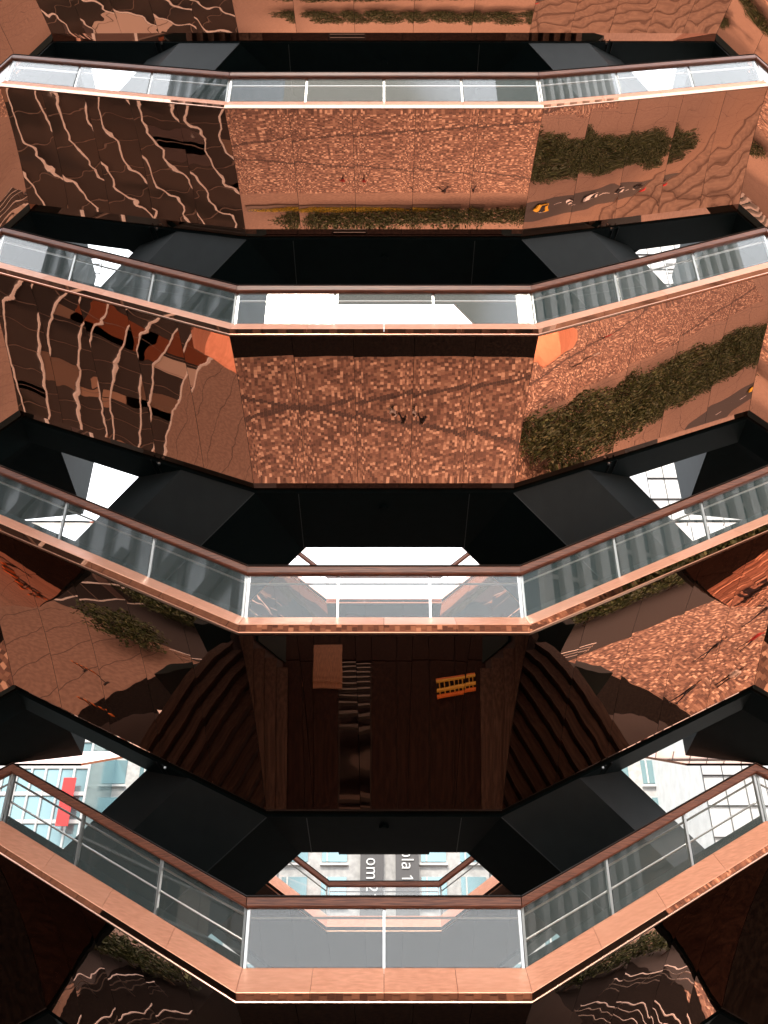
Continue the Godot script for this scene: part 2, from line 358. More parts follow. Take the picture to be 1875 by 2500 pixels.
func build_tiers():
	TIERS = tier_data()
	for i in TIERS.size():
		var T: Dictionary = TIERS[i]; var word: String = TIER_WORDS[i]
		var tw := word + " tier" if word == "topmost" or word == "lowest" else word + " tier from the bottom"
		var deck: float = T.h - 1.1
		var sp: float = [14.0, 14.0, 14.0, 15.0, 15.0][i]
		var fo: float = [0.26, 0.26, 0.55, 1.0, 1.0][i]; var fd: float = [0.72, 0.72, 0.95, 1.0, 1.0][i]   # the ledge is shallower on the upper tiers
		var cR := station(Vector3(T.w, deck, T.d), T.B, sp, fo, fd)
		var pR := station(Vector3(T.w + T.a, deck + 2.81, T.d + T.b), T.P, sp, fo, fd)
		var go := Vector3(cos(T.psi) * 5.4, -2.81, sin(T.psi) * 5.4)
		var nR := station(pR.G + go, pR.B + go, sp, fo, fd)
		var cL := flip_s(cR); var pL := flip_s(pR); var nL := flip_s(nR)
		var strength: float = [1.1, 1.0, 0.7, 0.3, 0.7][i]
		# the middle landing
		var land := thing("copper_landing", "mirror polished copper landing in the middle of the %s" % tw, "landing", W(Vector3(0, T.B.y, T.B.z)), "stacked copper landings")
		run_shell(cL, cR, 5, i * 31.0, [0.25, 0.22, 0.2, 0.2, 0.5][i], 2.2, land, [Vector3(0.35, 0, 1.9), Vector3(-0.35, 0, 1.9)])
		# deck slabs, with joints, and a drain grating
		var nx := 7; var x0: float = -T.w - 0.2; var sw: float = (2 * T.w + 0.4) / nx
		var rows := 4 if i >= 3 else 3
		for iz in rows:
			var ex := 1.3 if iz > 0 and i >= 3 else 0.0; var cols := nx + (2 if ex > 0 else 0)
			for ix in cols:
				var cx := x0 + sw * (ix + 0.5); var cw := sw
				if ex > 0:
					cx = x0 + sw * (ix - 0.5); cw = sw
					if ix == 0: cw = ex; cx = x0 - ex / 2
					if ix == cols - 1: cw = ex; cx = -x0 + ex / 2
				if absf(cx - (x0 + sw * 2.5)) < 0.1 and iz == 1: continue
				part("deck_slab", box_mesh(Vector3(cw - 0.025, 0.1, 1.52)), M.deck, land, Transform3D(Basis(), W(Vector3(cx, deck - 0.06, T.d + 0.17 + 1.55 * (iz + 0.5))) - land.position + Vector3(0, 0.003 * ((ix * 7 + iz * 3) % 3), 0)))
		for ib in 16:
			var c := Vector3(x0 + sw * 2.5, deck - 0.05, T.d + 0.17 + 1.55 + 0.05 + ib * 0.096)
			part("grate_bar", box_mesh(Vector3(sw - 0.06, 0.05, 0.022)), M.grate, land, Transform3D(Basis(), W(c) - land.position))
		part("deck_base", box_mesh(Vector3(2 * T.w + 0.5, 0.12, 1.55 * rows + 0.05)), M.backing, land, Transform3D(Basis(), W(Vector3(0, deck - 0.185, T.d + 0.17 + 0.775 * rows)) - land.position))
		for q in [-0.33, 0.33]: part("joint_strip", box_mesh(Vector3(0.014, 0.008, 1.85)), M.bead, land, Transform3D(Basis(), W(Vector3(T.B.x * 2.0 * q, T.B.y - 0.051, T.B.z + 1.2)) - land.position))
		var dl := CylinderMesh.new(); dl.top_radius = 0.10; dl.bottom_radius = 0.09; dl.height = 0.04; dl.radial_segments = 20
		part("downlight", dl, M.steel, land, Transform3D(Basis(), W(Vector3(0, T.B.y - 0.068, T.B.z + 0.75)) - land.position))
		balustrade("glass_balustrade", cL.G, cR.G, T.panes, [0.80], "level glass balustrade across the middle of the %s" % tw)
		for sd in [-1, 1]:
			var side: String = "left" if sd < 0 else "right"
			var cc := cL if sd < 0 else cR; var pp := pL if sd < 0 else pR; var nn := nL if sd < 0 else nR
			var fl := thing("stair_flight", "copper stair flight rising to the %s of the %s" % [side, tw], "stair", W(cc.B.lerp(pp.B, 0.5)), "outer stair flights")
			run_shell(cc, pp, 5, i * 31.0 + 7.0 * sd + 3.0, strength, 1.0, fl, [Vector3(0, 0, 0.75), Vector3(0, 0, 0.75)])
			# steps
			var nst := 16
			var tr := Vector3(absf(pp.G.x - cc.G.x) / nst + 0.03, 0.05, 2.75); var ys := box_mesh(tr); var ns := box_mesh(Vector3(0.03, 0.012, 1.72))
			var rs := box_mesh(Vector3(0.02, 2.81 / nst - 0.05, 2.72))
			for q in nst:
				var c: Vector3 = cc.G.lerp(pp.G, (q + 0.5) / nst); c.y = cc.G.y + 2.81 * (q + 1.0) / nst - 0.03; c.z += 0.17 + 1.38
				part("step", ys, M.tread, fl, Transform3D(Basis(), W(c) - fl.position))
				part("riser", rs, M.backing, fl, Transform3D(Basis(), W(c + Vector3(-sd * (tr.x * 0.5 - 0.04), -0.09, 0)) - fl.position))
			var g0: Vector3 = cc.G + Vector3(0, -0.10, 0.03); var g1: Vector3 = pp.G + Vector3(0, -0.10, 0.03); var i0: Vector3 = Vector3(cc.G.x, cc.G.y - 0.10, cc.B.z + 0.95); var i1: Vector3 = Vector3(pp.G.x, pp.G.y - 0.10, pp.B.z + 0.95); var dn0 := Vector3(0, -0.2, 0)
			hexa("carriage", [W(g0), W(g1), W(i1), W(i0), W(g0 + dn0), W(g1 + dn0), W(i1 + dn0), W(i0 + dn0)], M.backing, fl)
			var s0: Vector3 = cc.G + Vector3(0, -0.12, 0.10); var s1: Vector3 = pp.G + Vector3(0, -0.12, 0.10); var tk := Vector3(0, 0, 0.03); var hh := Vector3(0, 0.30, 0)
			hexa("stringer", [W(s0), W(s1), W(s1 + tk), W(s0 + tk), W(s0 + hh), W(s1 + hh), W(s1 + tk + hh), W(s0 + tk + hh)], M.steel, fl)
			# a pair of dark conduits with a small white lamp over the underside
			for e in [0.40, 0.425]:
				var p0: Vector3 = cc.B.lerp(pp.B, e) + Vector3(0, -0.065, 0.20); var p1: Vector3 = p0 + Vector3(-sd * 0.10, 0, 0.82)
				tube("conduit", W(p0), W(p1), 0.016, M.black, fl, 6)
			var lp: Vector3 = cc.B.lerp(pp.B, 0.39) + Vector3(0, -0.08, 0.22)
			part("bolt_head", box_mesh(Vector3(0.04, 0.04, 0.05)), M.stainless, fl, Transform3D(Basis(), W(lp) - fl.position))
			balustrade("glass_balustrade", cc.G, pp.G, 3, [0.80, 0.42] if i == 4 else [0.80], "sloping glass balustrade on the %s flight of the %s" % [side, tw])
			# the next column's flight, falling away beyond the peak
			var nf := thing("stair_flight", "copper stair flight falling past the %s peak of the %s" % [side, tw], "stair", W(pp.B.lerp(nn.B, 0.5)), "outer stair flights")
			run_shell(pp, nn, 5, i * 31.0 + 13.0 * sd + 11.0, strength, 1.0, nf, [Vector3(0, 0, 0.75), Vector3(0, 0, 0.75)])
			balustrade("glass_balustrade", pp.G, nn.G, 3, [0.80], "glass balustrade falling away past the %s peak of the %s" % [side, tw])
			# landing at the peak, behind the outer edge
			var pk := thing("peak_landing", "dark half level landing behind the %s peak of the %s" % [side, tw], "landing", W(pp.B + Vector3(0, 0, 2.4)), "half level landings")
			var lo: float = pp.B.y - 0.04; var hi: float = pp.G.y - 0.02
			var x1: float = pp.B.x - sd * 0.4; var x2: float = pp.B.x + sd * 2.2
			hexa("slab", [W(Vector3(x1, lo + 0.45, pp.B.z + 1.0)), W(Vector3(x2, lo, pp.B.z + 1.0)), W(Vector3(x2 + sd, lo, pp.B.z + 4.2)), W(Vector3(x1, lo + 0.45, pp.B.z + 4.2)),
				W(Vector3(x1, hi, pp.B.z + 1.0)), W(Vector3(x2, hi, pp.B.z + 1.0)), W(Vector3(x2 + sd, hi, pp.B.z + 4.2)), W(Vector3(x1, hi, pp.B.z + 4.2))], M.steel, pk)
			var y0 := lo + 0.2; var z0: float = pp.B.z + 4.22
			hexa("inner_soffit", [W(Vector3(x1, y0, z0)), W(Vector3(x2 + sd, y0, z0)), W(Vector3(x2 + sd, y0 + 1.0, z0 + 1.5)), W(Vector3(x1 - sd * 1.2, y0 + 1.0, z0 + 1.5)), W(Vector3(x1, y0 + 0.06, z0)), W(Vector3(x2 + sd, y0 + 0.06, z0)), W(Vector3(x2 + sd, y0 + 1.06, z0 + 1.5)), W(Vector3(x1 - sd * 1.2, y0 + 1.06, z0 + 1.5))], M.copper, pk)
			for g in [0.4, 0.8, 1.1]:
				tube("guard_rail", W(Vector3(x1, hi + g, z0 + 0.2)), W(Vector3(x2 + sd, hi + g, z0 + 0.2)), 0.022 if g < 1.0 else 0.05, M.stainless if g < 1.0 else M.wood, pk, 6)
			for q in 4:
				var b0 := Vector3(lerpf(x1, x2 + sd, q / 3.0), hi - 0.1, z0 + 0.2)
				tube("baluster", W(b0), W(b0 + Vector3(0, 1.2, 0)), 0.018, M.stainless, pk, 6)
			# inner flight that goes down from this landing to the half level below
			var dn := thing("inner_stair_flight", "dark inner stair flight descending to the %s behind the %s" % [side, tw], "stair", W(cc.B.lerp(pp.B, 0.15) + Vector3(sd * 2, -1.3, 1.8)), "inner stair flights")
			var A: Vector3 = cc.B.lerp(pp.B, 0.30) + Vector3(0, -0.055, 0.24); var Bq: Vector3 = cc.B + Vector3(0, -0.055, 0.24)
			var v := Vector3(sd * cos(deg_to_rad(37.0)) * 5.2, -2.6, sin(deg_to_rad(37.0)) * 5.2)
			var I0 := Vector3(sd * 1.7, Bq.y + 0.03, Bq.z + 1.95); var up := Vector3(0, 1.15, 0)
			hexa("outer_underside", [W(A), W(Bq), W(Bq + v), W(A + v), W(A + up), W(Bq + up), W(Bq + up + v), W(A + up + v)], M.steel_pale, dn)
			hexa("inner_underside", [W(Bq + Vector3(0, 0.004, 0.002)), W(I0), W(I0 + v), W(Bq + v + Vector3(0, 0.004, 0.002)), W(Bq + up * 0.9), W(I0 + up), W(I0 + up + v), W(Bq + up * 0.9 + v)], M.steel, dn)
			for q in [0.3, 0.62]: tube("joint_strip", W(A + v * q + Vector3(0, -0.002, 0)), W(Bq + v * q + Vector3(0, -0.002, 0)), 0.007, M.bead, dn, 5)
			tube("crease_bead", W(Bq + Vector3(0, -0.004, 0)), W(Bq + v + Vector3(0, -0.004, 0)), 0.011, M.bead, dn, 6)
			# edge trim and a guard on its inner side
			var in0 := I0 + Vector3(-sd * 0.02, 0.55, 0.06)
			sweep("edge_trim", W(in0), W(in0 + v), [Vector3(0, 0.42, 0), Vector3(-sd * 0.06, 0.40, 0), Vector3(-sd * 0.06, -0.42, 0), Vector3(0, -0.44, 0)], M.copper_edge, dn)
			for g in [1.25, 1.75, 2.25]:
				tube("guard_rail", W(I0 + Vector3(0, g, 0.1)), W(I0 + v + Vector3(0, g, 0.1)), 0.022, M.stainless if g < 2.2 else M.wood, dn, 6)
			for q in 5:
				var b0: Vector3 = I0 + v * ((q + 0.5) / 5.0) + Vector3(0, 1.1, 0.1)
				tube("baluster", W(b0), W(b0 + Vector3(0, 1.15, 0)), 0.015, M.stainless, dn, 6)

# the landings across the open middle, facing inwards
func build_far_side():
	var rows := [[10.7, 34.8, 1.75], [17.4, 36.2, 2.0], [24.3, 37.6, 2.3]]
	for i in rows.size():
		var r: Array = rows[i]; var word: String = ["lowest", "middle", "highest"][i]
		var cR := station(Vector3(r[2], r[0], r[1]), Vector3(r[2] * 0.86, r[0] - 2.4, r[1] + 2.2))
		var pR := station(Vector3(r[2] + 4.6, r[0] + 2.81, r[1] - 2.2), Vector3(r[2] * 0.86 + 4.6, r[0] + 0.41, r[1]))
		var cL := flip_s(cR); var pL := flip_s(pR)
		var t := thing("copper_landing", "%s copper landing on the far side seen through the openings" % word, "landing", W(Vector3(0, r[0] - 2.4, r[1] + 2.0)), "far side landings")
		run_shell(cL, cR, 3, i * 9.0 + 200.0, 1.5, 2.0, t, [Vector3(0, 0, 2.5), Vector3(0, 0, 2.5)])
		balustrade("glass_balustrade", cL.G, cR.G, 2, [0.8], "%s small level balustrade on the far side seen through the openings" % word, "far side balustrades")
		for sd in [-1, 1]:
			var side: String = "left" if sd < 0 else "right"
			var cc := cL if sd < 0 else cR; var pp := pL if sd < 0 else pR
			var fl := thing("stair_flight", "%s far side stair flight rising to the %s inside the structure" % [word, side], "stair", W(cc.B.lerp(pp.B, 0.5)), "far side flights")
			run_shell(cc, pp, 4, i * 9.0 + 220.0 + sd * 3, 1.6, 1.0, fl, [Vector3(0, 0, 1.6), Vector3(0, 0, 1.6)])
			balustrade("glass_balustrade", cc.G, pp.G, 3, [0.8], "%s far side balustrade sloping up to the %s inside the structure" % [word, side], "far side balustrades")

# ------------------------------------------------------------------ buildings round the plaza
# a curtain wall: at = foot of its left end seen from outside, along = its direction, w wide, h high
func curtain(called: String, label: String, at: Vector3, along: Vector3, w: float, h: float, depth: float, bay: float, storey: float, glass: Material, bar: Material, fin: float, spandrel: float, brace := false, upright: Material = null) -> Node3D:
	var t := thing(called, label, "building", at)
	var out := along.cross(Vector3.UP)                 # away from the building
	var bs := Basis(along, Vector3.UP, -out)
	bs = Basis(along, Vector3.UP, along.cross(Vector3.UP))
	part("wall", box_mesh(Vector3(w, h, depth)), glass, t, Transform3D(bs, along * w / 2 + Vector3(0, h / 2, 0) - out * depth / 2))
	var nb := int(w / bay); var m := box_mesh(Vector3(fin, h, fin * 1.6))
	for i in nb + 1:
		part("mullion", m, upright if upright else bar, t, Transform3D(bs, along * (w * i / nb) + Vector3(0, h / 2 + 0.02, 0) + out * fin * 0.7))
	var ns := int(h / storey); var m2 := box_mesh(Vector3(w, spandrel, 0.18))
	if spandrel > 0:
		for i in ns + 1:
			part("spandrel", m2, bar, t, Transform3D(bs, along * w / 2 + Vector3(0, clampf(h * i / ns, spandrel / 2, h - spandrel / 2), 0) + out * 0.06))
	if brace:
		var m3 := box_mesh(Vector3(1.2, 19.0, 0.5))
		for i in int(w / 6.5) + 1:
			for j in int(h / 20.0) + 1:
				var c := along * (4.0 + 6.5 * i + (3.2 if j % 2 else 0.0)) + Vector3(0, 13.0 + 20.0 * j, 0)
				if c.dot(along) > w - 4 or c.y > h - 8: continue
				part("brace", m3, M.black, t, Transform3D(bs * Basis(Vector3(0, 0, 1), deg_to_rad(38.0)), c + out * 0.75))
	return t

func build_buildings():
	var dark_glass := std(L(0.035, 0.032, 0.03), 0.08, 0.0); dark_glass.metallic_specular = 0.6
	var pale := tri_mat(L(0.36, 0.37, 0.38), L(0.46, 0.47, 0.48), 0.28, Vector3(0.02, 0.02, 0.02), 0.02, 31, 0.55)
	var teal := std(L(0.28, 0.42, 0.44), 0.12, 0.6); var deep_teal := std(L(0.06, 0.13, 0.145), 0.12, 0.3)
	var pale_bar := std(L(0.62, 0.60, 0.56), 0.4)
	var grey_bar := std(L(0.06, 0.06, 0.065), 0.5)
	var brown_wall := tri_mat(L(0.10, 0.065, 0.05), L(0.15, 0.10, 0.08), 0.8, Vector3(0.1, 0.1, 0.1), 0.02, 35)
	var tan_wall := tri_mat(L(0.26, 0.19, 0.15), L(0.36, 0.27, 0.21), 0.8, Vector3(0.05, 0.05, 0.05), 0.02, 36)
	var white_wall := tri_mat(L(0.62, 0.61, 0.60), L(0.74, 0.73, 0.72), 0.5, Vector3(0.05, 0.05, 0.05), 0.02, 33)
	# behind the camera: what the glass and the copper mirror
	var hall := curtain("station_hall", "dark glazed hall with pale mullions and shop fronts beyond the left end of the plaza", Vector3(-30, 0, 24), Vector3(0, 0, -1), 86.0, 34.0, 12.0, 2.8, 2.1, dark_glass, pale_bar, 0.07, 0.12, false, std(L(0.16, 0.13, 0.11), 0.5))
	var hr := RandomNumberGenerator.new(); hr.seed = 91
	var fills := [std(L(0.30, 0.20, 0.14), 0.5), std(L(0.10, 0.07, 0.06), 0.4), std(L(0.45, 0.38, 0.32), 0.5), std(L(0.14, 0.04, 0.014), 0.5), std(L(0.16, 0.11, 0.08), 0.4), std(L(0.06, 0.05, 0.05), 0.3)]
	for q in 90:
		var wd := 1.22 + 1.4 * (hr.randi() % 3)
		part("infill_panel", box_mesh(Vector3(0.06, 1.9 if hr.randf() < 0.7 else 4.0, wd)), fills[hr.randi() % fills.size()], hall, Transform3D(Basis(), Vector3(0.05, 1.05 + 2.125 * (hr.randi() % 15), -2.0 - 1.4 * (hr.randi() % 58))))
	curtain("office_tower", "tall grey panelled tower with dark diagonal braces behind the plaza", Vector3(-21, 0, 46), Vector3(-1, 0, 0.15).normalized(), 46.0, 190.0, 30.0, 2.6, 4.0, pale, grey_bar, 0.45, 0.0, true)
	curtain("glass_tower", "tall striped glass tower right of the gap behind the plaza", Vector3(68, 0, 52), Vector3(-1, 0, -0.12).normalized(), 46.0, 190.0, 30.0, 1.9, 4.0, deep_teal, pale_bar, 0.8, 0.4)
	curtain("low_building", "long low brown building closing the plaza between the towers", Vector3(30, 0, 96), Vector3(-1, 0, 0), 60.0, 23.0, 20.0, 3.0, 4.2, dark_glass, brown_wall, 0.9, 1.2)
	curtain("side_building", "mid rise stone building to the right of the plaza", Vector3(95, 0, -30), Vector3(0, 0, 1), 110.0, 60.0, 20.0, 37.0, 3.6, tan_wall, std(L(0.17, 0.12, 0.095), 0.7), 0.3, 0.5)
	# beyond the structure, seen through its openings
	var sb := thing("brick_building", "pale building with blue windows and upright white lettering beyond the openings", "building", V(0, -EYE, 92))
	part("wall", box_mesh(Vector3(70, 60, 14)), tri_mat(L(0.42, 0.41, 0.40), L(0.55, 0.54, 0.52), 0.7, Vector3(0.1, 0.1, 0.1), 0.03, 41), sb, Transform3D(Basis(), Vector3(0, 30, -7)))
	var wm := box_mesh(Vector3(2.1, 2.2, 0.12)); var fm := box_mesh(Vector3(2.4, 0.18, 0.3)); var vm := box_mesh(Vector3(0.12, 2.2, 0.2))
	for ix in range(-9, 10):
		if ix == 0: continue
		for iy in 16:
			var wn := part("window", wm, teal, sb, Transform3D(Basis(), Vector3(ix * 3.3 + signf(ix) * 0.9, 4.0 + iy * 3.5, 0.03)))
			part("sill", fm, white_wall, wn, Transform3D(Basis(), Vector3(0, -1.35, 0.1)))
			part("frame", vm, pale_bar, wn, Transform3D(Basis(), Vector3(-0.6, 0, 0.06)))
	for e in [[-1.02, "om 212"], [1.95, "pla 1"]]:
		var bn := part("sign_panel", box_mesh(Vector3(1.95, 34.0, 0.3)), std(L(0.10, 0.095, 0.095), 0.6), sb, Transform3D(Basis(), Vector3(e[0], 30, 0.35)))
		var tm := TextMesh.new(); tm.text = e[1]; tm.font_size = 96; tm.pixel_size = 0.0135; tm.depth = 0.06
		var sf := SystemFont.new(); sf.font_names = PackedStringArray(["Droid Sans"]); tm.font = sf
		part("lettering", tm, M.white, bn, Transform3D(Basis(Vector3(0, 0, 1), -PI / 2), Vector3(0, 3.9 if e[0] > 0 else 2.4, 0.2)))
	curtain("far_tower", "white tower with a fine dark grid beyond the right openings", V(24, -EYE, 78), Vector3(1, 0, 0), 40.0, 120.0, 20.0, 1.5, 2.4, white_wall, grey_bar, 0.06, 0.06)
	curtain("far_offices", "pale blue glass offices beyond the left openings", V(-70, -EYE, 84), Vector3(1, 0, 0), 46.0, 44.0, 20.0, 1.15, 2.3, teal, white_wall, 0.14, 0.32)
	var bn2 := thing("red_banner", "long red banner hanging on the pale blue offices at left", "banner", V(-25.2, 34.5, 83.2))
	part("cloth", box_mesh(Vector3(1.0, 4.0, 0.1)), M.red, bn2)

# ------------------------------------------------------------------ plants
func leaf_cloud(n: int, size: Vector3, leaf: float, seed_: int, cols: Array) -> ArrayMesh:
	var rng := RandomNumberGenerator.new(); rng.seed = seed_; var st := begin()
	for i in n:
		var p := Vector3(rng.randf_range(-1, 1), rng.randf_range(-1, 1), rng.randf_range(-1, 1))
		if p.length() > 1.0 or (p.length() < 0.45 and rng.randf() < 0.6): continue
		p = p * size * (0.82 + 0.3 * noise.get_noise_3dv(p * 2.0 + Vector3(seed_, 0, 0)))
		var a := Vector3(rng.randfn(), rng.randfn(), rng.randfn()).normalized(); var b := a.cross(Vector3(rng.randfn(), rng.randfn(), rng.randfn())).normalized()
		var s := leaf * rng.randf_range(0.6, 1.3); var c: Color = cols[rng.randi() % cols.size()]
		st.set_color(c * rng.randf_range(0.75, 1.2))
		quad(st, p + a * s, p + b * s * 0.5, p - a * s, p - b * s * 0.5, p + Vector3(0, size.y * 0.6, 0))
	return st.commit()

func build_plants():
	var lm := std(Color.WHITE, 0.6); lm.vertex_color_use_as_albedo = true; lm.cull_mode = BaseMaterial3D.CULL_DISABLED
	var bark := tri_mat(L(0.07, 0.05, 0.04), L(0.12, 0.09, 0.07), 0.9, Vector3(2, 0.5, 2), 0.02, 51)
	var greens := [Color(0.028, 0.05, 0.012), Color(0.016, 0.032, 0.009), Color(0.05, 0.075, 0.018), Color(0.022, 0.04, 0.013), Color(0.075, 0.085, 0.03)]
	var crowns := [leaf_cloud(5200, Vector3(2.7, 1.9, 2.6), 0.15, 61, greens), leaf_cloud(5200, Vector3(2.9, 1.8, 2.5), 0.15, 62, greens)]
	var rng := RandomNumberGenerator.new(); rng.seed = 71
	var count := ["first", "second", "third", "fourth", "fifth", "sixth", "seventh", "eighth", "ninth", "tenth", "eleventh", "last"]
	var words := []; var spots := []
	for r in 3:
		for i in 12:
			spots.append(Vector3(21.5 + 4.6 * i + 1.3 * r + rng.randf_range(-0.8, 0.8), 0, -13.0 + 0.85 * i + 3.6 * r + rng.randf_range(-0.7, 0.7)))
			words.append("%s from the plaza in the %s row of the right grove" % [count[i], count[r]])
	for i in 8:
		spots.append(Vector3(15.0 + 3.5 * i, 0, -41.5 - 0.4 * i + rng.randf_range(-0.6, 0.6))); words.append("%s along the row right of the stair structure" % count[i])
	for i in 5:
		spots.append(Vector3(-16.0 - 2.7 * i, 0, -39.0 - 1.2 * i + rng.randf_range(-0.8, 0.8))); words.append("%s along the row left of the stair structure" % count[i])
	for i in 9:
		spots.append(Vector3(-4.0 + 2.6 * i, 0, 18.6 - 0.5 * i + rng.randf_range(-0.6, 0.6)))
		words.append("%s along the row behind the flower bed" % count[i])
	for i in 14:
		spots.append(Vector3(-5.0 + 4.2 * (i % 7) + 1.5 * (i / 7), 0, 30.0 + 5.0 * (i / 7) + rng.randf_range(-0.8, 0.8))); words.append("%s along the %s row of the back lawn" % [count[i % 7], count[i / 7]])
	spots.append(Vector3(-21.5, 0, -31.0)); words.append("standing alone on the open paving at left")
	for i in spots.size():
		var t := thing("plaza_tree", "bushy plaza tree, %s" % words[i], "tree", spots[i], "plaza trees")
		sweep("trunk", spots[i], spots[i] + Vector3(0.1, 1.8, 0.05), ring(Vector3.RIGHT, Vector3.BACK, 0.13), bark, t, ring(Vector3.RIGHT, Vector3.BACK, 0.08))
		part("crown", crowns[i % 2], lm, t, Transform3D(Basis(Vector3.UP, i * 1.3), Vector3(0, 2.1, 0)))
	var yl := [Color(0.55, 0.40, 0.03), Color(0.5, 0.33, 0.02), Color(0.06, 0.11, 0.03), Color(0.42, 0.36, 0.06)]
	var pl := thing("flower_bed", "long bed of yellow flowers and low greenery in front of the trees", "planter", Vector3(-3, 0, 16.2))
	var k0 := Vector3(-9, 0, 15.0); var kx := Vector3(14, 0, 0); var kz := Vector3(0, 0, 2.2); var ky := Vector3(0, 0.4, 0)
	hexa("kerb", [k0, k0 + kx, k0 + kx + kz, k0 + kz, k0 + ky, k0 + kx + ky, k0 + kx + kz + ky, k0 + kz + ky], std(L(0.10, 0.075, 0.06), 0.7), pl)
	var fl := part("foliage", leaf_cloud(16000, Vector3(6.8, 0.5, 1.1), 0.10, 65, yl), lm, pl, Transform3D(Basis(), Vector3(1, 0.62, 0.1)))
	fl.set_meta("kind", "stuff")

# ------------------------------------------------------------------ small things
func build_things():
	var T: Dictionary = TIERS[4]; var deck: float = T.h - 1.1
	# a folded orange stepladder lying on the lowest landing, mirrored in the soffit above it
	var ld := thing("folding_ladder", "orange and yellow folding ladder lying on the lowest landing deck", "ladder", V(1.6, deck, T.d + 2.75))
	ld.rotation.y = 0.12; ld.scale = Vector3(0.55, 0.55, 0.55)
	for e in [-0.24, 0.24, -0.13, 0.13]:
		var up := 0.05 if absf(e) > 0.2 else 0.14
		part("stile", box_mesh(Vector3(1.5, 0.08, 0.055)), M.orange if absf(e) > 0.2 else M.yellow, ld, Transform3D(Basis(), Vector3(0, up, e)))
	for q in 6: part("rung", box_mesh(Vector3(0.05, 0.035, 0.46)), M.yellow, ld, Transform3D(Basis(), Vector3(-0.6 + 0.24 * q, 0.055, 0)))
	var crate_at := [[-1.3, 3.2, 0.55, "larger"], [-0.35, 4.6, 0.32, "smaller"]]
	for e in crate_at:
		var t := thing("cover_plate", "%s tan plywood cover plate lying on the lowest landing deck" % e[3], "plate", V(e[0], deck, T.d + e[1]), "cover plates")
		part("board", box_mesh(Vector3(e[2] * 1.4, 0.025, e[2] * 1.8)), M.ply, t, Transform3D(Basis(), Vector3(0, 0.0165, 0)))
		part("batten", box_mesh(Vector3(e[2] * 1.4, 0.03, 0.06)), M.ply, t, Transform3D(Basis(), Vector3(0, 0.044, e[2] * 0.7)))
	# striped barrier boards and pale bench frames on the plaza by the left flight, mirrored in the copper above
	var bd := [[-18.0, 21.2, 0.3, "nearer"], [-20.5, 23.8, -0.1, "farther"]]
	for e in bd:
		var t := thing("barrier_board", "%s orange and black striped barrier board on the plaza at left" % e[3], "barrier", V(e[0], -EYE, e[1]), "striped barriers")
		t.rotation.y = e[2]
		for q in 9: part("stripe", box_mesh(Vector3(0.2, 0.22, 0.05)), M.orange if q % 2 == 0 else M.black, t, Transform3D(Basis(), Vector3(-0.8 + 0.2 * q, 0.85, 0)))
		for q in [-0.7, 0.7]:
			part("leg", box_mesh(Vector3(0.06, 0.85, 0.06)), M.black, t, Transform3D(Basis(), Vector3(q, 0.43, -0.06)))
			part("foot", box_mesh(Vector3(0.12, 0.05, 0.5)), M.black, t, Transform3D(Basis(), Vector3(q, 0.026, -0.06)))
	var bs := [[-15.5, 24.6, 0.9, "slanting"], [-17.0, 27.0, -0.5, "straighter"]]
	for e in bs:
		var t := thing("plaza_bench", "%s pale slatted bench on the plaza by the left flight" % e[3], "bench", V(e[0], -EYE, e[1]), "plaza benches")
		t.rotation.y = e[2]
		for q in 4: part("slat", box_mesh(Vector3(2.4, 0.05, 0.1)), M.white, t, Transform3D(Basis(), Vector3(0, 0.45, -0.2 + 0.13 * q)))
		for q in [-0.9, 0.9]: part("leg", box_mesh(Vector3(0.08, 0.425, 0.46)), M.black, t, Transform3D(Basis(), Vector3(q, 0.2125, 0)))
	# low stainless queue rails standing on the dark floor, mirrored in the lowest soffits
	var spots2 := [[-10.0, -25.5, 0.5], [-13.5, -29.0, 0.35], [-17.0, -33.0, 0.6], [10.5, -26.5, -0.4], [14.0, -29.5, -0.6], [17.5, -34.0, -0.3]]
	var order := ["nearest", "middle", "farthest"]
	for q in 6:
		var e: Array = spots2[q]
		var t := thing("queue_rail", "%s stainless queue rail on the dark floor at %s" % [order[q % 3], "left" if q < 3 else "right"], "railing", Vector3(e[0], 0.06, e[1]), "queue rails"); t.rotation.y = e[2]
		for h in [0.35, 0.7, 1.05]: part("rail", box_mesh(Vector3(6.0, 0.05, 0.05)), M.stainless if h < 1.0 else M.white, t, Transform3D(Basis(), Vector3(0, h, 0)))
		for x in [-2.9, -1.0, 1.0, 2.9]: part("post", box_mesh(Vector3(0.05, 1.05, 0.04)), M.stainless, t, Transform3D(Basis(), Vector3(x, 0.525, 0)))
	build_people()
	var cars := [[62.0, 13.9, "yellow"], [75.0, 16.2, "white"], [88.0, 18.1, "black"], [97.0, 22.6, "red"], [110.0, 21.6, "silver"]]
	var paints := {"yellow": std(L(0.7, 0.42, 0.03), 0.25), "white": std(L(0.75, 0.75, 0.74), 0.25), "black": std(L(0.015, 0.015, 0.016), 0.2), "red": std(L(0.45, 0.02, 0.02), 0.25), "silver": std(L(0.5, 0.5, 0.5), 0.3, 0.7)}
	for e in cars: car("%s car in the street at the far right" % e[2], Vector3(e[0], 0.035, e[1]), -0.16, paints[e[2]])

